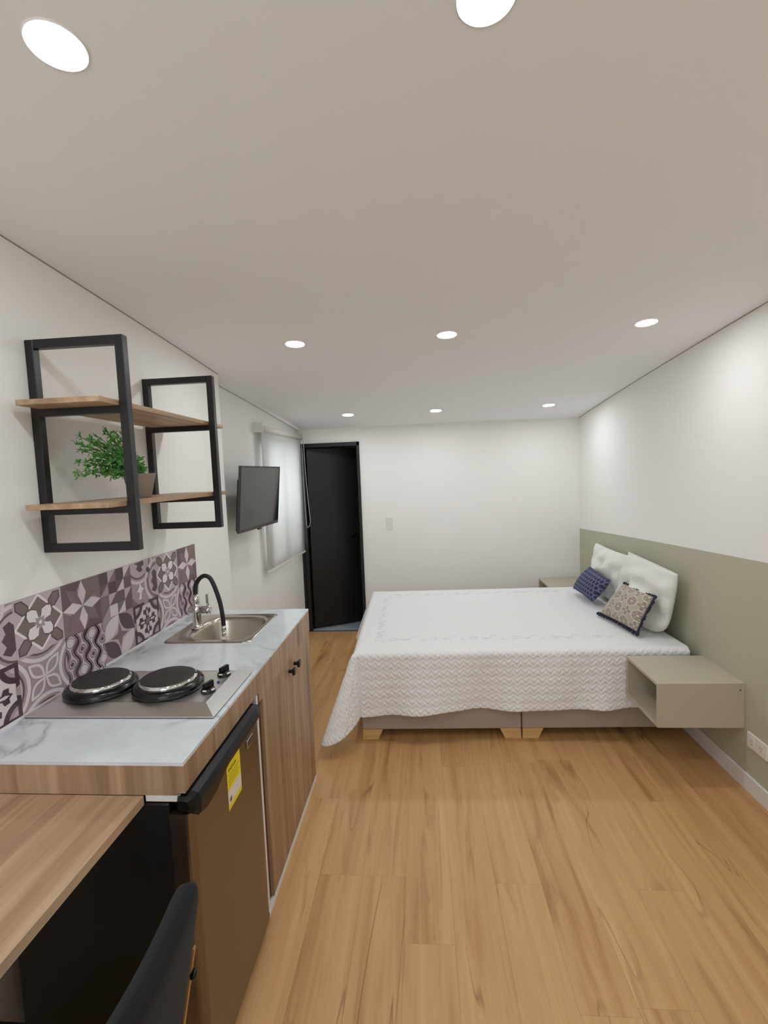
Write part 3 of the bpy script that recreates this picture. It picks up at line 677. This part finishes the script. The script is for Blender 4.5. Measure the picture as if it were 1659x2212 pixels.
# ------------------------------------------------------------------ bed
BX0, BX1, BY0, BY1 = -.395, 1.50, 2.742, 4.15
bed = thing('bed', 'double bed with two taupe base boxes on pale wooden feet', 'bed', (BX0, BY0, 0))
for x0, x1 in ((BX0, .551), (.557, BX1)):
    mb = MB(); mb.box(x0, x1, BY0, BY1, .062, .27, 'base_fabric', .008, 2); bx = mb.build('base_box', bed)
    for y in (BY0, BY1-.11):
        for xa, s in ((x0+.002, 1), (x1-.002, -1)):
            if x1 == BX1 and s < 0 and y == BY0: y = BY0+.35
            mb = MB(); P = [(xa, 0), (xa+s*.092, 0), (xa+s*.122, .062), (xa, .062)]
            mb.add([(p[0], yy, p[1]) for yy in (y+.004, y+.11) for p in P], [[0, 1, 2, 3], [7, 6, 5, 4], [0, 4, 5, 1], [1, 5, 6, 2], [2, 6, 7, 3], [3, 7, 4, 0]], 'foot_wood'); mb.build('foot', bx)
mb = MB(); mb.box(BX0+.01, BX1, BY0+.015, BY1-.01, .27, .535, 'mattress', .04, 4); mb.build('mattress', bed)
BROT = R(1.2); bed.rotation_euler.z = BROT

# coverlet: one draped sheet, given by distances (u from the foot edge, v from the near edge)
cv = thing('quilted_coverlet', 'white quilted coverlet draped over the bed to the floor corner', 'bedspread', (BX0, BY0, .55))
CL, CW, ZTOP = BX1-BX0, BY1-BY0, .552
us = np.concatenate([np.linspace(-.47, 0, 95, endpoint=False), np.linspace(0, CL-.01, 345)])
vs = np.concatenate([np.linspace(-.405, 0, 92, endpoint=False), np.linspace(0, .12, 24, endpoint=False), np.linspace(.12, CW-.05, 90, endpoint=False), np.linspace(CW-.05, CW+.36, 60)])
U, V = np.meshgrid(us, vs, indexing='ij')
du = np.maximum(-U, 0); dv = np.maximum(-V, 0); dw = np.maximum(V-CW, 0)
Xc = np.clip(U, 0, None); Yc = np.clip(V, 0, CW)
# fold depth of the near skirt: long soft waves growing to the hem
wave = (.013*np.sin(Xc*6.1+.6-dv*2.2)+.017*np.sin(Xc*11.5+1.9+dv*3.0)+.006*np.sin(Xc*23+.4))
rad = .035
def drape(d):
    "distance over the edge -> outward shift, drop (rounded edge, then nearly plumb)"
    arc = rad*math.pi/2; a = np.clip(d, 0, arc)/rad
    return rad*np.sin(a)+np.maximum(d-arc, 0)*.035, rad*(1-np.cos(a))+np.maximum(d-arc, 0)*.9994
dvv = np.where(dv > 0, dv, dw); side = np.where(dv > 0, -1., np.where(dw > 0, 1., 0.))
Ls = np.where(side > 0, .36, .405); tt = np.maximum(du/.47, dvv/Ls)
ang = np.arctan2(du/.47, dvv/Ls+1e-9)          # 0 = straight off the side, pi/2 = off the foot
rr_ = tt*(Ls*np.cos(ang)**2+.47*np.sin(ang)**2+.105*np.sin(2*ang)**2)
out, drop = drape(rr_)
corner = np.sin(2*ang)*(du > 0)*(dvv > 0)
flare = out+corner**1.2*rr_*.42; drp = np.sqrt(np.maximum(rr_**2-(flare-out)**2, 0))/np.maximum(rr_, 1e-6)*drop
Xw = BX0+Xc-np.sin(ang)*flare*(du > 0)*(1+.0*du)
Yw = BY0+Yc+side*np.cos(ang)*flare*np.where(du > 0, 1, 1)
Zw = ZTOP-drp
sk_ = np.clip(dv/.405, 0, 1)*(U > 0)
Yw -= (wave*sk_**1.2*np.clip(U/.12, 0, 1)+.004*sk_)*np.clip((1.55-U)/.15, 0, 1)
Zw += (.006*np.sin(Xc*4.3+.5)+.002*np.sin(Xc*13))*sk_**2*np.clip(U/.2, 0, 1)
Zw = np.maximum(Zw, .022+.02*(corner > 0)*0)
# the near skirt is shorter towards the head
Zw += sk_**1.5*.036*np.clip((U-.15)/.5, 0, 1)
top_m = (du == 0)*(dvv == 0)
Zw += top_m*(.004*np.sin(U*3.1)*np.sin(V*2.7+.5)-.010*np.clip((U-1.45)/.4, 0, 1)*0)
Pw = np.stack([Xw, Yw, Zw], -1)
# quilting relief along the surface normal
def normals(P):
    a = np.gradient(P, axis=0); b_ = np.gradient(P, axis=1); n = np.cross(a, b_); return n/np.maximum(np.linalg.norm(n, axis=-1, keepdims=True), 1e-9)
nn = normals(Pw); nn *= np.where(nn[..., 2:3] < 0, -1, 1)*1.0
tri = lambda q: 2*np.abs(q-np.floor(q+.5))
rows = V/.0285+tri(U/.047)*.95
ph = rows-np.floor(rows)
h = np.abs(np.sin(np.pi*ph))**.75
h *= .72+.28*np.cos(2*np.pi*U/.047+math.pi*np.floor(rows))
zone = np.clip((.004-V)/.04, 0, 1)+np.clip((.004-U)/.04, 0, 1)+np.clip((V-CW+.004)/.04, 0, 1); zone = np.clip(zone, 0.06, 1)
# outward direction for skirts (normals there may flip): push away from the bed
cxy = np.array([BX0+CL/2+.2, BY0+CW/2]); rad_v = Pw[..., :2]-cxy
flip = np.where((~top_m) & ((nn[..., :2]*rad_v).sum(-1) < 0), -1, 1)[..., None]
Pw = Pw+nn*flip*(h*zone*.0060)[..., None]
Pw[..., 2] = np.maximum(Pw[..., 2], .006)
nu, nv = U.shape; idx = np.arange(nu*nv).reshape(nu, nv)
quads = np.stack([idx[:-1, :-1], idx[1:, :-1], idx[1:, 1:], idx[:-1, 1:]], -1).reshape(-1, 4)
me = bpy.data.meshes.new('cloth'); loc = np.array([BX0, BY0, .55])
me.from_pydata((Pw.reshape(-1, 3)-loc).tolist(), [], quads.tolist()); me.materials.append(M['quilt'])
me.polygons.foreach_set('use_smooth', [True]*len(quads)); me.update()
o = bpy.data.objects.new('cloth', me); COL.objects.link(o); o.parent = cv
sd = o.modifiers.new('thickness', 'SOLIDIFY'); sd.thickness = .004; sd.offset = -1
# embroidered scroll border on the top
mb = MB(); rr = random.Random(3)
def scroll(cx, cy, ax, s=1.0):
    for (ox_, oy_, r_, a0, a1) in ((0, 0, .030, 20, 300), (.012, .002, .016, 200, 480), (.075, .018, .034, 180, 380), (.08, -.012, .018, 0, 260), (-.06, -.012, .02, 90, 330), (.13, .022, .022, 30, 190)):
        P = []
        for k in range(13):
            a_ = R(a0+(a1-a0)*k/12); u_, v_ = ox_+r_*math.cos(a_), oy_+r_*.8*math.sin(a_)
            if ax: u_, v_ = v_, u_
            uu, vv = cx+u_*s, cy+v_*s; P.append((BX0+uu, BY0+vv, ZTOP+.004*math.sin(uu*3.1)*math.sin(vv*2.7+.5)+.0010))
        mb.tube(P, .0006, 'thread', 4)
for k in range(7): scroll(.20+.25*k, .175, 0)
for k in range(7): scroll(.20+.25*k, CW-.13, 0)
for k in range(5): scroll(.105, .24+.21*k, 1, .85)
mb.build('embroidery', cv, kind='stuff')
cv.rotation_euler.z = BROT

# ------------------------------------------------------------------ pillows and cushions
def puff(name, BL, BR, TR, TL, th, front, mname, parent=None, n=60, pinch=.10, crease=0.0, e=2.0, seed=0, colf=None, sq_=0.0, loc=None, label=None, cat=None, group=None):
    BL, BR, TR, TL = map(np.array, (BL, BR, TR, TL)); front = np.array(front, float); front /= np.linalg.norm(front)
    g = np.linspace(-1, 1, n); Aa, Bb = np.meshgrid(g, g, indexing='ij')
    a1 = Aa*(1-pinch*(1-np.abs(Bb)**2)*np.abs(Aa)**3); b1 = Bb*(1-pinch*(1-np.abs(Aa)**2)*np.abs(Bb)**3)
    if sq_:
        k = 1-sq_*(np.abs(Aa)*np.maximum(-Bb, 0))**3*.29; a1, b1 = a1*k, b1*k
    s, t_ = (a1+1)/2, (b1+1)/2
    P = ((1-s)*(1-t_))[..., None]*BL+(s*(1-t_))[..., None]*BR+(s*t_)[..., None]*TR+((1-s)*t_)[..., None]*TL
    T = th/2*np.power(np.maximum((1-np.abs(Aa)**e)*(1-np.abs(Bb)**e), 0), .5)
    rs = np.random.RandomState(seed); C = np.zeros_like(Aa)
    for k in range(9):
        an = rs.uniform(0, math.pi); f = rs.uniform(4, 13); C += np.sin(f*(Aa*math.cos(an)+Bb*math.sin(an))+rs.uniform(0, 6)+1.2*np.sin(2*Aa+k))/f*3
    edge = np.power(np.maximum((1-Aa**2)*(1-Bb**2), 0), .35)
    F = P+front*(T+crease*C*edge)[..., None]; K = P-front*(T*.8)[..., None]
    pts = np.concatenate([F.reshape(-1, 3), K.reshape(-1, 3)]); idx = np.arange(n*n).reshape(n, n)
    q = np.stack([idx[:-1, :-1], idx[1:, :-1], idx[1:, 1:], idx[:-1, 1:]], -1).reshape(-1, 4); q2 = q[:, ::-1]+n*n
    ld = np.array(loc if loc is not None else (BL+BR)/2)
    me = bpy.data.meshes.new(name); me.from_pydata((pts-ld).tolist(), [], q.tolist()+q2.tolist()); me.materials.append(M[mname])
    me.polygons.foreach_set('use_smooth', [True]*(len(q)*2))
    if colf is not None:
        c = np.concatenate([colf(a1, b1).reshape(-1, 3)]*2); at = me.color_attributes.new('print', 'FLOAT_COLOR', 'POINT')
        at.data.foreach_set('color', np.concatenate([c, np.ones((len(c), 1))], 1).astype(np.float32).ravel())
    bm = bmesh.new(); bm.from_mesh(me); bmesh.ops.remove_doubles(bm, verts=bm.verts, dist=1e-5); bmesh.ops.recalc_face_normals(bm, faces=bm.faces); bm.to_mesh(me); bm.free(); me.update()
    o = bpy.data.objects.new(name, me); COL.objects.link(o)
    if parent is None: o.location = ld
    else: o.parent = parent
    if label: tag(o, label, cat, group)
    return o
FN = (-.93, -.05, .36)
puff('pillow', (1.415, 4.10, .575), (1.405, 3.50, .565), (1.470, 3.50, .945), (1.480, 4.15, .940), .15, FN, 'pillow', crease=.020, e=2.8, seed=4, pinch=.03, sq_=.6, n=80, label='white bed pillow behind the navy cushion, farther one', cat='pillow', group='white pillows against the sage wall')
puff('pillow', (1.400, 3.49, .560), (1.405, 2.86, .548), (1.465, 2.83, .955), (1.470, 3.50, .975), .16, FN, 'pillow', crease=.020, e=2.8, seed=9, pinch=-.01, sq_=.85, n=80, label='white bed pillow behind the patterned cushion, nearest the camera', cat='pillow', group='white pillows against the sage wall')
def hexc(a, b_):
    s = 8.6; x_, y_ = a*s*.5*1.4, b_*s*.34
    q = np.stack([x_, y_], -1); r_ = np.array([1, 1.7320508]); h_ = r_*.5
    A_ = np.mod(q, r_)-h_; B_ = np.mod(q-h_, r_)-h_
    G = np.where((np.sum(A_**2, -1) < np.sum(B_**2, -1))[..., None], A_, B_); G = np.abs(G)
    d_ = np.maximum(G[..., 0], G[..., 0]*.5+G[..., 1]*.8660254)
    l = np.array(lin(118, 121, 148)[:3]); dk_ = np.array(lin(60, 63, 88)[:3]); dk2 = np.array(lin(74, 77, 102)[:3])
    c = np.where((d_ > .41)[..., None], l, np.where((d_ > .33)[..., None], dk2, dk_)); return c
def medal(a, b_):
    x_, y_ = (a+1)*2.3+.2, (b_+1)*1.8+.15
    i, j = np.floor(x_), np.floor(y_); u, v_ = x_-i-.5, y_-j-.5; r_ = np.hypot(u, v_); th_ = np.arctan2(v_, u)
    odd = ((i+j) % 2) > .5
    base = np.array(lin(178, 169, 154)[:3]); pale = np.array(lin(212, 200, 186)[:3]); dk_ = np.array(lin(140, 130, 121)[:3]); md = np.array(lin(154, 143, 132)[:3])
    c = np.broadcast_to(base, u.shape+(3,)).copy()
    c[(odd & (r_ < .46))] = md; c[(odd & (np.abs(r_-.47) < .035))] = pale; c[(odd & (np.abs(r_-.42) < .018))] = dk_
    c[(odd & (r_ < .34) & (np.cos(6*th_) > .55))] = pale*.85; c[(odd & (np.abs(r_-.2) < .03))] = dk_; c[(odd & (r_ < .09))] = pale*.9
    e4 = (~odd) & (r_ < .44*np.abs(np.cos(2*th_))+.06); c[e4] = md; c[(~odd) & (np.abs(r_-(.44*np.abs(np.cos(2*th_))+.06)) < .035)] = pale
    c[(~odd) & (np.abs(r_-(.30*np.abs(np.cos(2*th_))+.03)) < .02)] = dk_; c[(~odd) & (r_ < .07)] = pale
    return c
puff('cushion', (1.235, 3.995, .590), (1.250, 3.590, .585), (1.315, 3.405, .790), (1.315, 3.82, .808), .13, (-.86, -.05, .50), 'print_cloth', n=200, e=2.2, pinch=.06, colf=hexc, seed=2, label='navy blue cushion with honeycomb print on the bed', cat='cushion')
tcn = dict(BL=(1.215, 3.330, .580), BR=(1.285, 2.930, .580), TR=(1.365, 2.885, .808), TL=(1.365, 3.305, .790))
tc = thing('cushion', 'taupe cushion with medallion print and navy tassel fringe on the bed', 'cushion', (1.26, 3.12, .56))
puff('cover', tcn['BL'], tcn['BR'], tcn['TR'], tcn['TL'], .12, (-.86, -.1, .50), 'print_cloth', tc, n=200, e=2.2, pinch=.04, colf=medal, seed=3, loc=(1.26, 3.12, .56))
mb = MB(); rr = random.Random(8)
ks = ['BL', 'BR', 'TR', 'TL']; cen = sum((Vector(tcn[k]) for k in ks), Vector())/4
for e_ in range(4):
    a_, b2 = Vector(tcn[ks[e_]]), Vector(tcn[ks[(e_+1) % 4]]); outv = ((a_+b2)/2-cen).normalized()
    if e_ == 3: continue
    L = [a_.lerp(b2, i/12)-outv*.012*math.sin(math.pi*i/12) for i in range(13)]
    mb.tube(L, .006, 'fringe', 6)
    for i in range(19):
        p = a_.lerp(b2, (i+.5)/19)-outv*.012*math.sin(math.pi*(i+.5)/19); d_ = (outv+Vector((-.5, rr.uniform(-.3, .3), rr.uniform(-.4, .1)))).normalized()
        kk = (.9, 1.35, .45)[e_]; p2 = p+d_*.018*kk; p2.z = max(p2.z, .564); p3 = p+d_*.030*kk; p3.z = max(p3.z, .562); mb.tube([p, p2, p3], [.005, .0075, .004], 'fringe', 6)
for k in ks:
    p = Vector(tcn[k]); d_ = (p-cen).normalized(); kk = {'BL': .9, 'BR': .9, 'TR': .3, 'TL': .3}[k]; q_ = p+(d_*.03+Vector((-.01, 0, 0)))*kk; q_.z = max(q_.z, .564); mb.tube([p, p.lerp(q_, .4), p.lerp(q_, .8), q_], [.006, .011, .010, .006], 'fringe', 8)
mb.build('tassel_fringe', tc, kind='stuff', label='navy yarn tassel fringe')

# ------------------------------------------------------------------ floating nightstands
def nightstand(y0, y1, label):
    x0, x1, z0, z1, th = 1.130, XR-.002, .294, .519, .015
    t = thing('nightstand', label, 'nightstand', (x1, (y0+y1)/2, z0), 'floating taupe nightstands')
    for nm, b in (('top_panel', (x0, x1, y0, y1, z1-th, z1)), ('bottom_panel', (x0, x1, y0, y1, z0, z0+th)), ('side_panel', (x0+.001, x1, y0, y0+th, z0+th, z1-th)), ('side_panel', (x0+.001, x1, y1-th, y1, z0+th, z1-th)), ('back_panel', (x1-.01, x1, y0+th, y1-th, z0+th, z1-th))):
        mb = MB(); mb.box(*b, 'taupe_mel', .0006, 1); mb.build(nm, t)
    mb = MB(); mb.lathe((x1-.022, y0, z1-.034), [(.004, 0), (.004, -.0006)], 'outlet_dark', 10, 1); mb.build('screw_cap', t)
nightstand(2.356, 2.712, 'floating taupe nightstand with open shelf, on the near side of the bed')
nightstand(4.34, 4.715, 'floating taupe nightstand in the far corner beyond the bed')

# ------------------------------------------------------------------ desk chair
ch = thing('desk_chair', 'dark charcoal upholstered chair pushed in at the desk', 'chair', (-.70, .64, 0))
def cx_at(z): return -.425-(.815-z)*.20
def slab(mb, y0, y1, z0, z1, th, m, n=56):
    g = np.linspace(-1, 1, n); F = []; K = []
    for a in g:
        for b_ in g:
            k = 1-.12*(abs(a)*abs(b_))**3; aa, bb = a*k, b_*k
            y = (y0+y1)/2+aa*(y1-y0)/2; z = (z0+z1)/2+bb*(z1-z0)/2
            t_ = th/2*((1-abs(a)**8)*(1-abs(b_)**8))**.3; curve = -.03*aa*aa
            x = cx_at(z)-th/2+curve
            F.append((x+t_, y, z+t_*.2)); K.append((x-t_, y, z-t_*.2))
    fs = []
    for i in range(n-1):
        for j in range(n-1): q = [i*n+j, (i+1)*n+j, (i+1)*n+j+1, i*n+j+1]; fs.append(q); fs.append([p+n*n for p in q[::-1]])
    mb.add(F+K, fs, m, True)
mb = MB(); slab(mb, .42, .868, .47, .838, .062, 'chair_fabric'); bk = mb.build('backrest', ch)
mb = MB(); rs = []
for z in (.66, .60, .54, .46, .40): rs.append([(cx_at(z)+.002-.034, .852, z), (cx_at(z)+.006-.034, .852, z), (cx_at(z)+.006-.034, .861, z), (cx_at(z)+.002-.034, .861, z)])
mb.rings(rs, 'ply', False); mb.build('edge_strip', bk, label='pale plywood strip along the back edge')
mb = MB(); mb.lathe((cx_at(.60)-.027, .857, .60), [(.009, 0), (.009, .008), (.006, .010)], 'black_gloss', 12, 0); mb.build('screw_cap', bk)
mb = MB(); mb.box(-.98, -.55, .42, .868, .40, .475, 'chair_fabric', .028, 4); mb.build('seat', ch)
mb = MB(); mb.box(-.95, -.57, .45, .84, .375, .40, 'black_metal', .004, 1); mb.build('seat_frame', ch)
for x, y, dx, dy in ((-.93, .47, -.03, -.02), (-.93, .82, -.03, .02), (-.59, .47, .04, -.02), (-.59, .82, .04, .02)):
    mb = MB(); mb.tube([(x, y, .38), (x+dx*.5, y+dy*.5, .19), (x+dx, y+dy, 0)], [.014, .012, .010], 'black_metal', 12); mb.build('leg', ch)
